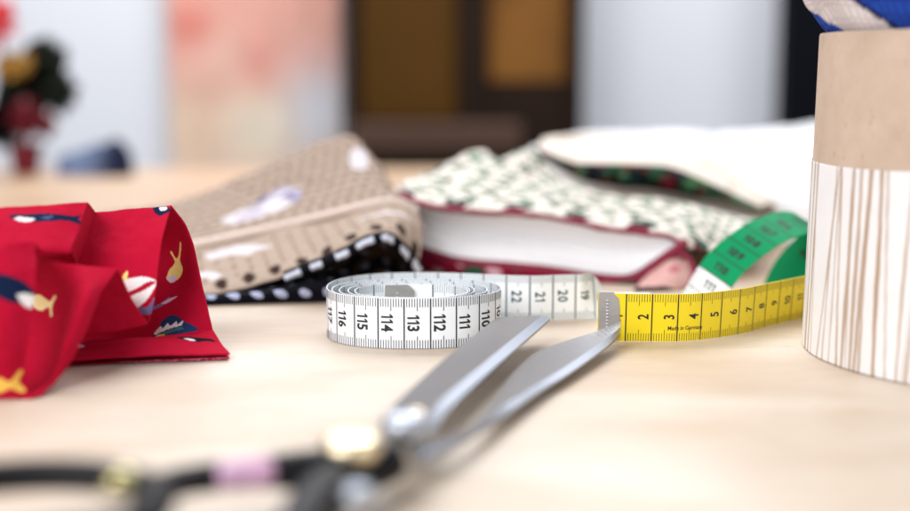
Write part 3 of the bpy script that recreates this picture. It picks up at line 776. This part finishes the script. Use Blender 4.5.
class Strip:
    """a flexible printed strip: bottom and top edge polylines in cm, printed on both faces"""
    def __init__(s, B, T, s0=0.0, thick=.035):
        s.B, s.T = np.asarray(B, float), np.asarray(T, float)
        mid = (s.B + s.T) / 2
        s.s = s0 + np.concatenate([[0], np.cumsum(np.linalg.norm(np.diff(mid, axis=0), axis=1))])
        t = np.gradient(mid, axis=0); a = s.T - s.B
        s.w = np.linalg.norm(a, axis=1).mean()
        n = np.cross(t, a); s.n = n / np.linalg.norm(n, axis=1, keepdims=True)
        s.h = thick / 2
        s.V, s.F, s.m = [], [], []
    def at(s, p, v, side, lift=0.0):
        """p: position along, v: 0..1 bottom to top, side +1/-1"""
        p = np.asarray(p, float); v = np.asarray(v, float)
        f = lambda A: np.stack([np.interp(p, s.s, A[:, k]) for k in range(3)], -1)
        n = f(s.n); n /= np.linalg.norm(n, axis=-1, keepdims=True)
        return f(s.B) * (1 - v[..., None]) + f(s.T) * v[..., None] + n * side * (s.h + lift)
    def body(s, mat_of, nv=5):
        k = len(s.s); vs = np.linspace(0, 1, nv)
        off = len(s.V)
        for side in (1, -1):
            for j in range(k):
                for v in vs: s.V.append(s.at(s.s[j], v, side))
        W = nv
        for j in range(k - 1):
            mi = mat_of((s.s[j] + s.s[j + 1]) / 2)
            for i in range(nv - 1):
                a = off + j * W + i; b = off + k * W + j * W + i
                s.F += [(a, a + 1, a + 1 + W, a + W), (b + W, b + W + 1, b + 1, b)]; s.m += [mi, mi]
            a = off + j * W; b = off + k * W + j * W
            s.F += [(a, a + W, b + W, b), (a + W - 1, b + W - 1, b + 2 * W - 1, a + 2 * W - 1)]; s.m += [mi, mi]
        for j in (0, k - 1):
            for i in range(nv - 1):
                a = off + j * W + i; b = off + k * W + j * W + i
                s.F.append((a, a + 1, b + 1, b)); s.m.append(mat_of(s.s[j]))
    def quad(s, p0, p1, v0, v1, side, mi, lift=.006):
        if min(p0, p1) < s.s[0] or max(p0, p1) > s.s[-1]: return
        o = len(s.V)
        for p, v in ((p0, v0), (p1, v0), (p1, v1), (p0, v1)): s.V.append(s.at(p, v, side, lift))
        s.F.append((o, o + 1, o + 2, o + 3)); s.m.append(mi)
    def ticks(s, p_of, nlo, nhi, side, mi_line, mi_tick, lw=.05, tw=.028, every=10, lo=.0, hi=1.0, l1=.17, l2=.25, skip_line=()):
        for k in range(int(nlo * 10), int(nhi * 10) + 1):
            p = p_of(k / 10)
            if k % 10 == 0:
                s.quad(p - lw / 2, p + lw / 2, .0, 1, side, mi_line)
            else:
                L = l2 if k % 5 == 0 else l1
                s.quad(p - tw / 2, p + tw / 2, 0, L, side, mi_tick); s.quad(p - tw / 2, p + tw / 2, 1 - L, 1, side, mi_tick)
    def text(s, txt, p, v, side, mi, mode, height=.42, sx=.72, bold=0.015, lift=.007):
        V, Fc = glyphs(txt, height, sx, bold)
        gx, gy = V[:, 0], V[:, 1]
        if mode == 'down_fwd': P, Q = p + gy, v - gx / s.w
        elif mode == 'down_back': P, Q = p - gy, v - gx / s.w
        elif mode == 'up_back': P, Q = p - gy, v + gx / s.w
        elif mode == 'along': P, Q = p + gx, v + gy / s.w
        if P.min() < s.s[0] or P.max() > s.s[-1]: return
        o = len(s.V)
        for q in s.at(P, Q, side, lift): s.V.append(q)
        s.F += [tuple(i + o for i in f) for f in Fc]; s.m += [mi] * len(Fc)
    def build(s, name, mats, parent):
        return mesh_obj(name, s.V, s.F, mats, parent, fmat=s.m, smooth=False)

TW = 1.92
# ---- white tape: fold at the right, run to the roll, spiral to its centre
def topc(px, py): return atz(px, py, TW)
tail = [(8.6, 53.3), (7.6, 53.3), (6.7, 53.25), (5.9, 53.2), (5.2, 53.12), (4.3, 52.95), (3.4, 52.75), (2.5, 52.85), (1.4, 53.15), (0.3, 53.45), (-.9, 53.65)]
Lx = [-5.13, -4.86, -4.56, -4.2, -3.93, -3.68]; Rx = [1.82, 1.26, .76, .58, .50, .44]
Yb = [53.72, 51.9, 51.35, 51.0, 50.75, 50.45]; Yf = [47.02, 47.1, 47.17, 47.24, 47.31, 47.38]
spi = []
turns = 5.1
for a in np.arange(12, 360 * turns, 3.0):
    k = a / 360.0
    th = math.radians(90 + a)                       # counter-clockwise seen from above, from the back
    f = lambda A, o: np.interp(k - o, np.arange(6), A)
    l, r_, yb, yf = f(Lx, .25), f(Rx, .75), f(Yb, 0), f(Yf, .5)
    cx, rx = (l + r_) / 2, (r_ - l) / 2; cy, ry = (yb + yf) / 2, (yb - yf) / 2
    e = 0.88
    cc, ss = math.cos(th), math.sin(th)
    spi.append((cx + rx * math.copysign(abs(cc) ** e, cc), cy + ry * math.copysign(abs(ss) ** e, ss)))
path = np.array(tail[:-1] + [(-1.2, 53.70)] + spi[2:])
tl = catmull(path[:14], 160)
path = np.vstack([tl, path[14:]])
seg = np.concatenate([[0], np.cumsum(np.linalg.norm(np.diff(path, axis=0), axis=1))])
q = np.arange(0, seg[-1], .07)
path = np.stack([np.interp(q, seg, path[:, k]) for k in range(2)], 1)
for _ in range(4): path[1:-1] = .25 * path[:-2] + .5 * path[1:-1] + .25 * path[2:]
n = len(path)
B = np.column_stack([path, np.full(n, .02)]); T = np.column_stack([path, np.full(n, TW + .02)])
# the free end leans back and twists down behind the metal clip
L = np.concatenate([[0], np.cumsum(np.linalg.norm(np.diff(path, axis=0), axis=1))])
lean = np.where(L < 5, np.clip((path[:, 0] - 5.35) / 1.3, 0, 1.0), 0)
lean = lean ** 1.5 * 1.15
tn = np.gradient(path, axis=0); tn /= np.linalg.norm(tn, axis=1, keepdims=True)
side = np.column_stack([tn[:, 1], -tn[:, 0]])
side[side[:, 1] < 0] *= 1
bk = np.where((side[:, 1:2] > 0), side, -side)
T[:, 0] += bk[:, 0] * np.sin(lean) * TW; T[:, 1] += bk[:, 1] * np.sin(lean) * TW
T[:, 2] = .02 + TW * np.cos(lean)
st = Strip(B, T)
# calibrate the printing so that line 20 sits at px 551.7 and 113 at px 405
mid = (st.at(st.s, np.full(n, .0), 1)); qq = proj(mid)
i20 = np.argmin(np.where(st.s < 6, np.abs(qq[:, 0] - 553), 1e9)); p20 = st.s[i20]
fr = (path[:, 1] < 48.5) & (st.s < st.s[i20] + 24)
i113 = np.argmin(np.where(fr, np.abs(qq[:, 0] - 405), 1e9)); p113 = st.s[i113]
inward = np.sign((st.n[i113] @ np.array([0, -1, 0])))     # which face looks at the camera on the roll's front
sB = int(inward); sA = -sB
st.body(lambda s: 0)
pA = lambda num: p20 + (num - 20); pB = lambda num: p113 + (113 - num)
nmaxA = 20 + int(st.s[-1] - p20) - 1
st.ticks(pA, 18, nmaxA, sA, 2, 2, lw=.06, tw=.022)
for k in range(18, nmaxA): st.text(str(k), pA(k) - .44, .53, sA, 2, 'down_back', height=.44, sx=.82, bold=.022)
nmin = 113 - int(st.s[-1] - p113) + 1; nmaxB = 113 + int(p113 - st.s[0]) - 1
st.ticks(pB, nmin, nmaxB, sB, 1, 1, lw=.055, tw=.03)
for k in range(nmin, nmaxB): st.text(str(k), pB(k) + .35, .51, sB, 1, 'down_fwd', height=.46, sx=.87, bold=.03)
root = empty('tape_measure', (-1.6, 50.4, 0), 'white tape measure rolled up in a coil, its tail running right', 'tape measure', 'tape measures')
st.build('printed_strip', [M_tapew, M_ink, M_teal], root)
# metal clip on the inner end
def clip(P0, P1, zlo, zhi, parent, th=.09, mat=None):
    P0, P1 = np.array(P0, float), np.array(P1, float)
    t = (P1 - P0) / np.linalg.norm(P1 - P0); nn = np.array([t[1], -t[0]])
    bm = bmesh.new()
    W = np.linalg.norm(P1 - P0); r = .16
    out = [(0, zlo), (W - r, zlo), (W, zlo + r), (W, zhi - r * 1.6), (W - r * 1.6, zhi), (0, zhi)]
    vs = []
    for s_ in (-1, 1):
        vs.append([bm.verts.new((P0[0] + t[0] * a + nn[0] * th * s_, P0[1] + t[1] * a + nn[1] * th * s_, z)) for a, z in out])
    bm.faces.new(vs[0]); bm.faces.new(vs[1][::-1])
    for i in range(6): bm.faces.new((vs[0][i], vs[1][i], vs[1][(i + 1) % 6], vs[0][(i + 1) % 6]))
    bmesh.ops.bevel(bm, geom=list(bm.edges), offset=.03, segments=2, affect='EDGES')
    # stamped ridges
    for a in (W * .42,):
        for z in np.arange(zlo + .3, zhi - .3, .13):
            for s_ in (-1, 1):
                c_ = P0 + t * a + nn * s_ * th
                r_ = bmesh.ops.create_uvsphere(bm, u_segments=8, v_segments=5, radius=.06)
                bmesh.ops.scale(bm, vec=(1.3, .5, 1.1), verts=r_['verts']); bmesh.ops.translate(bm, vec=(c_[0], c_[1], z), verts=r_['verts'])
    return bm_obj('end_clip', bm, mat or M_clip, parent, smooth=False)
pe, pf = path[-1], path[-18]
nrm = st.n[-8][:2] * sA * .1
clip(pe + nrm, pf + nrm, .0, TW + .04, root, mat=plain('worn_shaded_tin', (0.42, 0.41, 0.39), 0.5, metal=0.8, var=0.3, vscale=400))  # same tin, worn, its colour darkened for the dark it reflects

# ---- yellow and green tape
root = empty('tape_measure', (9, 49, 0), 'yellow and green tape measure with grey metal clip, arching behind itself', 'tape measure', 'tape measures')
yp = [(5.55, 48.5), (6.5, 48.45), (7.65, 48.4), (8.6, 48.4), (9.6, 48.7), (10.95, 49.5), (11.8, 50.2), (12.7, 51.2), (13.6, 52.1), (14.6, 53.1), (15.6, 54.2), (16.6, 55.8), (17.2, 57.6)]
P = catmull(yp, 260)
n = len(P)
B = np.column_stack([P, np.full(n, .02)]); T = np.column_stack([P, np.full(n, TW)])
T[:, 1] -= np.interp(P[:, 0], [5, 9, 12, 15], [.1, .25, .35, .5])
st = Strip(B, T, 0.0)
qq = proj(st.B)
i3 = np.argmin(np.abs(qq[:, 0] - 651.3)); p2 = st.s[i3]
sA = 1 if st.n[i3][1] < 0 else -1
st.body(lambda s: 1 if s < 13.8 else 0)
pY = lambda num: p2 + (num - 2)
st.ticks(pY, 1, 13, sA, 2, 2, lw=.05, tw=.02)
for k in range(1, 13): st.text(str(k), pY(k) - .34, .52, sA, 2, 'up_back', height=.42, sx=.80, bold=.02)
st.text('Made in Germany', pY(3.36), .27, sA, 2, 'along', height=.17, sx=.86, bold=.01)
# arch
E1 = np.array([aty(*p) for p in [(676, 304, 55.6), (684, 291, 55.8), (699, 266, 56.2), (713, 249, 56.6), (734, 232, 57), (756, 219, 57.6), (781, 211.5, 58.4), (797, 215, 59), (803, 226, 59.5), (796, 238, 59.8), (786, 248, 60), (775, 262, 60.2), (767, 277, 60.3), (763, 288, 60.3)]])
tv = np.array([1.22, -1.25, -.82]); tv *= TW / np.linalg.norm(tv)
e1 = catmull(E1, 220)
e2 = e1 + tv
e1[:, 2] = np.maximum(e1[:, 2], .04); e2[:, 2] = np.maximum(e2[:, 2], .04)
sg = Strip(e2[::-1], e1[::-1])
qq = proj(sg.T)
i110 = np.argmin(np.hypot(qq[:, 0] - 699, qq[:, 1] - 266)); p110 = sg.s[i110]
face = 1 if sg.n[i110] @ np.array([-.6, -.7, .4]) > 0 else -1
sg.body(lambda s: 3 if s < p110 else 0)
pG = lambda num: p110 + (num - 110)
sg.ticks(pG, 101, 110, face, 2, 2, lw=.05, tw=.0)
sg.ticks(pG, 110, 112, face, 2, 2, lw=.05, tw=.02)
for k in range(102, 113):
    sg.text(str(k), pG(k) - .48, .5, face, 2, 'down_back', height=.44, sx=.95, bold=.045)
    sg.text(str(150 - k), pG(k) - .48, .5, -face, 2, 'down_fwd', height=.44, sx=.95, bold=.045)
st.F += [tuple(i + len(st.V) for i in f) for f in sg.F]; st.m += sg.m; st.V += sg.V
st.build('printed_strip', [M_tapew, M_tapey, M_ink, M_tapeg], root)
clip((5.58, 48.42), (6.4, 48.38), -.0 + .02, TW + .06, root)

# ------------------------------------------------------------------ tailor's shears
root = empty('scissors', (-1.3, 30.6, 0), 'large open tailoring scissors with steel blades and black handles', 'scissors')
def blade(name, left, right, zL, zR, zmid, th, edge_left=False, bw=.34):
    """left/right: outlines heel->tip (x,y,z mid-plane); flat top, ground bevel along the cutting side"""
    L_, R_ = catmull(left, 40), catmull(right, 40)
    V, Fc, mt = [], [], []
    for a, b in zip(L_, R_):
        w = np.linalg.norm(b - a) + 1e-6; d = (b - a) / w
        f = min(.3, bw / w)
        cut = (a + d * bw * .0) if edge_left else b
        u1 = b - d * w * f if not edge_left else a + d * w * f
        t0 = np.array([0, 0, th])
        if not edge_left: prof = [a - t0 / 2, a + t0 / 2, u1 + t0 / 2, b - t0 * .1, b - t0 / 2]
        else: prof = [b - t0 / 2, b + t0 / 2, u1 + t0 / 2, a - t0 * .1, a - t0 / 2]
        V += list(prof)
    n_ = 5
    for j in range(39):
        for i in range(n_):
            Fc.append((j * n_ + i, j * n_ + (i + 1) % n_, (j + 1) * n_ + (i + 1) % n_, (j + 1) * n_ + i)); mt.append(1 if i == 2 else 0)
    Fc += [tuple(range(n_)), tuple(39 * n_ + i for i in range(n_))]; mt += [0, 0]
    o = mesh_obj(name, V, Fc, [M_steel, M_edge], root, fmat=mt, smooth=False)
    return o
zz = lambda L: [np.array(atz(*p)) for p in L]
blade('blade', zz([(383, 440, 1.1), (388, 418, 1.0), (405, 398, .9), (450, 358, .88), (497, 320.5, .95)]),
      zz([(418, 452, 1.1), (432, 432, 1.0), (452, 405, .9), (500, 362, .85), (550, 318, .9)]), 1, 1, 1, .24)
blade('blade', zz([(405, 452, .75), (440, 442, .65), (476, 424, .55), (519, 369, .42), (547, 350, .45), (598, 333, .65), (621, 321.5, .92)]),
      zz([(415, 461, .75), (452, 446, .65), (486, 427, .55), (538, 392, .42), (572, 371, .4), (607, 346, .5), (620, 333, .66)]), 1, 1, 1, .18, bw=.5)
# pivot screw and brass nut
def disc(name, c, r, h, mat, n_=32, dome=.3):
    prof = [(0, 0), (r, 0), (r, h * .6), (r * .92, h * .85), (r * .7, h), (r * .35, h + dome * .15), (0, h + dome * .18)]
    V, Fc = [], []
    for a, z in prof:
        for q_ in range(n_):
            w = 2 * math.pi * q_ / n_; V.append((c[0] + a * math.cos(w), c[1] + a * math.sin(w), c[2] + z))
    for j in range(len(prof) - 1):
        for q_ in range(n_): Fc.append((j * n_ + q_, j * n_ + (q_ + 1) % n_, (j + 1) * n_ + (q_ + 1) % n_, (j + 1) * n_ + q_))
    return mesh_obj(name, V, Fc, mat, root)
pv = atz(405, 438, 1.2)
disc('pivot_screw', pv, .62, .6, M_edge)
disc('screw_glint', (pv[0] + .25, pv[1] + .9, 1.3), .3, .35, M_brass)  # added brass disc standing in for a cream highlight beside the screw
nb = atz(351, 456, 1.35)
disc('brass_nut', nb, .74, .5, M_brass)
# handles: a tang, then an oval loop
def handle(name, pts, rad, loop, lrad):
    V, Fc = tube(catmull(pts, 40), np.interp(np.linspace(0, 1, 40), np.linspace(0, 1, len(rad)), rad), 14)
    cx, cy, cz_, rx, ry, rot, tilt = loop
    Lp = []
    for a in np.linspace(0, 2 * math.pi, 49):
        x, y = rx * math.cos(a), ry * math.sin(a)
        Lp.append((cx + x * math.cos(rot) - y * math.sin(rot), cy + x * math.sin(rot) + y * math.cos(rot), cz_ + tilt * y))
    V2, F2 = tube(Lp, lrad, 14)
    o = len(V)
    return mesh_obj(name, list(V) + list(V2), list(Fc) + [tuple(i + o for i in f) for f in F2], M_black, root)
A = [atz(392, 462, 1.1), atz(350, 468, 1.15), atz(300, 470, 1.2), atz(245, 474, 1.2), atz(190, 480, 1.3), atz(140, 493, 1.5)]
handle('handle', A, [.45, .52, .46, .36, .34, .34], (-8.9, 24.4, 1.55, 2.9, 2.2, .12, 0.0), .36)
Bp = [atz(392, 462, .9), atz(350, 480, .9), atz(320, 500, .9), (-3.3, 24.3, .9), (-4.2, 22.8, .9)]
handle('handle', Bp, [.45, .55, .62, .55, .42], (-4.6, 19.3, .9, 2.2, 3.4, -.25, 0.0), .42)
sp = atz(357, 503, 1.35); disc('set_screw', sp, .36, .35, M_edge)
gp = atz(122, 492, 1.5); disc('gold_glint', gp, .4, .45, plain('gold_glint_metal', (0.42, 0.38, 0.2), 0.2, metal=1.0), dome=.5)  # added disc standing in for a green-gold glint on the handle
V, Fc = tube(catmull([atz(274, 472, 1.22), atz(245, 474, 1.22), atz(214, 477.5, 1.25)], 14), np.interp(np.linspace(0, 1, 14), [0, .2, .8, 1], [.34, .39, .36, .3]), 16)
mesh_obj('glint_band', V, Fc, M_pink, root)  # added band standing in for pink and lilac glints on the handle

# ------------------------------------------------------------------ round cardboard box with a paper sleeve
BX, BY, BR0, BR1 = 20.95, 46.35, 7.66, 7.48
BH = 12.0
root = empty('cardboard_box', (BX, BY, 0), 'round kraft cardboard box with white paper sleeve streaked in brown', 'box')
def radius(z): return BR0 + (BR1 - BR0) * z / BH
M_kraft, nt, b = new_mat('kraft_board')
tc = N(nt, 'ShaderNodeTexCoord')
n1 = N(nt, 'ShaderNodeTexNoise'); n1.inputs['Scale'].default_value = 55; n1.inputs['Detail'].default_value = 10; n1.inputs['Roughness'].default_value = .7
nt.links.new(tc.outputs['Object'], n1.inputs['Vector'])
cr = N(nt, 'ShaderNodeValToRGB'); e = cr.color_ramp.elements
e[0].position = .3; e[0].color = (*lin(188, 164, 144), 1); e[1].position = .7; e[1].color = (*lin(206, 184, 166), 1)
nt.links.new(n1.outputs['Fac'], cr.inputs['Fac'])
vo = N(nt, 'ShaderNodeTexNoise'); vo.inputs['Scale'].default_value = 420; vo.inputs['Detail'].default_value = 2
mpv = N(nt, 'ShaderNodeMapping'); mpv.inputs['Scale'].default_value = (1, 1, .45)
nt.links.new(tc.outputs['Object'], mpv.inputs['Vector']); nt.links.new(mpv.outputs['Vector'], vo.inputs['Vector'])
rp = N(nt, 'ShaderNodeValToRGB'); rp.color_ramp.elements[0].position = .66; rp.color_ramp.elements[1].position = .78
nt.links.new(vo.outputs['Fac'], rp.inputs['Fac'])
mx = N(nt, 'ShaderNodeMix', data_type='RGBA'); mx.inputs['B'].default_value = (*lin(150, 118, 98), 1)
nt.links.new(cr.outputs['Color'], mx.inputs['A']); 
mf = N(nt, 'ShaderNodeMath', operation='MULTIPLY'); mf.inputs[1].default_value = .75
nt.links.new(rp.outputs['Color'], mf.inputs[0]); nt.links.new(mf.outputs[0], mx.inputs['Factor'])
nt.links.new(mx.outputs['Result'], b.inputs['Base Color']); b.inputs['Roughness'].default_value = .75; b.inputs['Specular IOR Level'].default_value = .3
prof = [(0, .02), (BR0 - .25, .02), (BR0 - .06, .05), (radius(.2), .2), (radius(6), 6), (radius(11.9), 11.9), (radius(12) - .03, 12), (radius(12) - .22, 12), (radius(11.9) - .26, 11.9), (radius(6) - .26, 6), (BR0 - .3, .5), (0, .5)]
V, Fc = [], []; NN = 220
for r, z in prof:
    for q_ in range(NN):
        w = 2 * math.pi * q_ / NN
        zz_ = z - (.12 * (1 + math.cos(w + 2.2)) if z > 11.5 else 0)
        V.append((BX + r * math.cos(w), BY + r * math.sin(w), zz_))
for j in range(len(prof) - 1):
    for q_ in range(NN): Fc.append((j * NN + q_, j * NN + (q_ + 1) % NN, (j + 1) * NN + (q_ + 1) % NN, (j + 1) * NN + q_))
mesh_obj('box_body', V, Fc, M_kraft, root)
# sleeve
NA, NZ = 1100, 150
zt = 7.12
ang = np.linspace(0, 2 * math.pi, NA)
zs = np.linspace(.004, 1, NZ)
top = zt + .05 * np.sin(ang * 3 + .6) + .025 * np.array([noise.noise(Vector((a * 14, 0, 0))) for a in ang])
Zg = zs[:, None] * top[None, :]
Rg = BR0 + (BR1 - BR0) * Zg / BH + .035
g = np.stack([BX + Rg * np.cos(ang)[None, :], BY + Rg * np.sin(ang)[None, :], Zg], -1)
U = (ang * BR0)[None, :] * np.ones((NZ, 1))
c = np.ones(g.shape) * np.array((.83, .82, .83))
BRN = np.array(lin(174, 144, 118))
x = 0.0
while x < 2 * math.pi * BR0:
    w0 = random.choice([.02, .03, .035, .045, .05, .085])
    slope = random.gauss(.03, .06); ph = random.uniform(0, 9); am = random.uniform(.004, .016)
    pos = x + slope * Zg + am * np.sin(Zg * random.uniform(.5, 1.3) + ph) + .006 * np.sin(Zg * 5 + ph)
    wd = w0 * (1 + .2 * np.sin(Zg * random.uniform(.6, 2) + ph * 2))
    m_ = np.clip((wd - np.abs(U - pos)) / .035 + .5, 0, 1)[..., None] * random.uniform(.75, 1)
    c = c * (1 - m_) + BRN * m_
    x += random.choice([.14, .22, .32, .42, .5, .65])
ob = Cloth(); ob.add(g, c)
M_paper, nt, b = new_mat('streaked_paper')
at_ = N(nt, 'ShaderNodeVertexColor'); at_.layer_name = 'Col'
tc = N(nt, 'ShaderNodeTexCoord')
n1 = N(nt, 'ShaderNodeTexNoise'); n1.inputs['Scale'].default_value = 90; n1.inputs['Detail'].default_value = 8
nt.links.new(tc.outputs['Object'], n1.inputs['Vector'])
ma = N(nt, 'ShaderNodeMath', operation='MULTIPLY_ADD'); ma.inputs[1].default_value = .14; ma.inputs[2].default_value = .93
nt.links.new(n1.outputs['Fac'], ma.inputs[0])
vm = N(nt, 'ShaderNodeVectorMath', operation='SCALE')
nt.links.new(at_.outputs['Color'], vm.inputs[0]); nt.links.new(ma.outputs[0], vm.inputs['Scale'])
nt.links.new(vm.outputs[0], b.inputs['Base Color']); b.inputs['Roughness'].default_value = .6
bp = N(nt, 'ShaderNodeBump'); bp.inputs['Strength'].default_value = .2; bp.inputs['Distance'].default_value = .0006
nt.links.new(n1.outputs['Fac'], bp.inputs['Height']); nt.links.new(bp.outputs['Normal'], b.inputs['Normal'])
ob.build('paper_sleeve', M_paper, root, .03)

# checked cloth bulging out of the box
ob = Cloth()
na, nr = 420, 90
g = np.zeros((nr, na, 3)); 
for j in range(nr):
    t = j / (nr - 1)
    for i in range(na):
        a = 2 * math.pi * i / (na - 1)
        ca, sa = math.cos(a), math.sin(a)
        r = np.interp(t, [0, .12, .3, .45, .7, 1], [6.6, 7.3, 8.35, 8.3, 5.4, 0.0]); z = np.interp(t, [0, .12, .3, .45, .7, 1], [11.2, 11.95, 13.4, 14.8, 16.6, 17.2])
        k1 = noise.noise(Vector((ca * 2.1, sa * 2.1, z * .25))); k2 = noise.noise(Vector((ca * 5 + 3, sa * 5, z * .5)))
        k3 = noise.noise(Vector((ca * 9, sa * 9 + 5, z * .8)))
        rd = 1 - abs(noise.noise(Vector((ca * 3.3 + 8, sa * 3.3, z * .45)))) * 2
        r += (.8 * k1 + .5 * k2 + .22 * k3 + .4 * rd) * min(1, t * 4) * (1 - t) ; z += (.4 * k1 + .35 * rd) * min(1, t * 4)
        g[j, i] = (BX + r * ca, BY + r * sa, z + .02)
u = np.linspace(0, 1, na)[None, :] * 46 * np.ones((nr, 1)); v = np.linspace(0, 1, nr)[:, None] * 12 * np.ones((1, na))
sk = u + v * .75 + .9 * fl(u * .3, v * .4, 2)
c = np.ones(g.shape) * np.array(lin(236, 230, 232))
waf = (((u % .32) < .1) | ((v % .32) < .1)); c[waf] = lin(216, 206, 210)
ba = ((sk - 22.8) % 8.2); blue = (ba < 1.3) | (ba > 4.8)
c[blue] = lin(44, 84, 190)
c[blue & waf] = lin(36, 66, 160)
c[(ba > 4.6) & (ba < 4.9)] = lin(30, 36, 84)
c[(ba > 7.6) | (ba < .25)] = lin(26, 34, 86)
c[(ba > 7.85) & (ba < 8.05)] = lin(228, 220, 224)
ob.add(g, c)
tag(ob.build('checked_cloth', M_cotton, None, .06), 'blue and white checked cloth stuffed into the round cardboard box', 'cloth')

# ------------------------------------------------------------------ light
world = bpy.data.worlds.new('World'); scene.world = world; world.use_nodes = True
bg = world.node_tree.nodes['Background']; bg.inputs['Color'].default_value = (0.90, 0.95, 1.0, 1); bg.inputs['Strength'].default_value = 0.25
def area(name, loc, target, size, power, col=(1, 1, 1), sy=None):
    l = bpy.data.lights.new(name, 'AREA'); l.energy = power; l.color = col
    l.shape = 'RECTANGLE'; l.size = size * S; l.size_y = (sy or size) * S
    o = bpy.data.objects.new(name, l); COL.objects.link(o)
    o.location = Vector(loc) * S
    o.rotation_euler = (Vector(target) - Vector(loc)).to_track_quat('-Z', 'Y').to_euler()
    return o
area('window_light', (-72, -42, 84), (0, 50, 2), 105, 23.5, (1, .985, .985))
area('right_fill', (130, -80, 120), (5, 60, 2), 150, 15, (.97, .985, 1))  # added unseen fill lamp from the right, softens the shadows
area('back_fill', (10, 195, 150), (0, 50, 0), 150, 9, (1, .99, .98))  # added unseen back light, aimed forward over the table
area('wall_fill', (0, 205, 170), (0, 262, 10), 180, 70, (.97, .98, 1))  # added unseen lamp that brightens the back wall

# ------------------------------------------------------------------ camera
cam = bpy.data.cameras.new('camera'); co = bpy.data.objects.new('camera', cam); COL.objects.link(co)
co.location = (0, 0, H * S); co.rotation_euler = (math.pi / 2 - TH, 0, 0)
cam.sensor_width = 36; cam.lens = 36 * F / 910
cam.clip_start = .01; cam.clip_end = 50
cam.dof.use_dof = True; cam.dof.focus_distance = .488; cam.dof.aperture_fstop = 3.7
cam.dof.aperture_blades = 0
scene.camera = co
scene.view_settings.view_transform = 'Standard'; scene.view_settings.look = 'None'
scene.view_settings.exposure = 0.0; scene.view_settings.gamma = 1.0
scene.render.resolution_x, scene.render.resolution_y = 1024, 575
scene.cycles.use_denoising = True
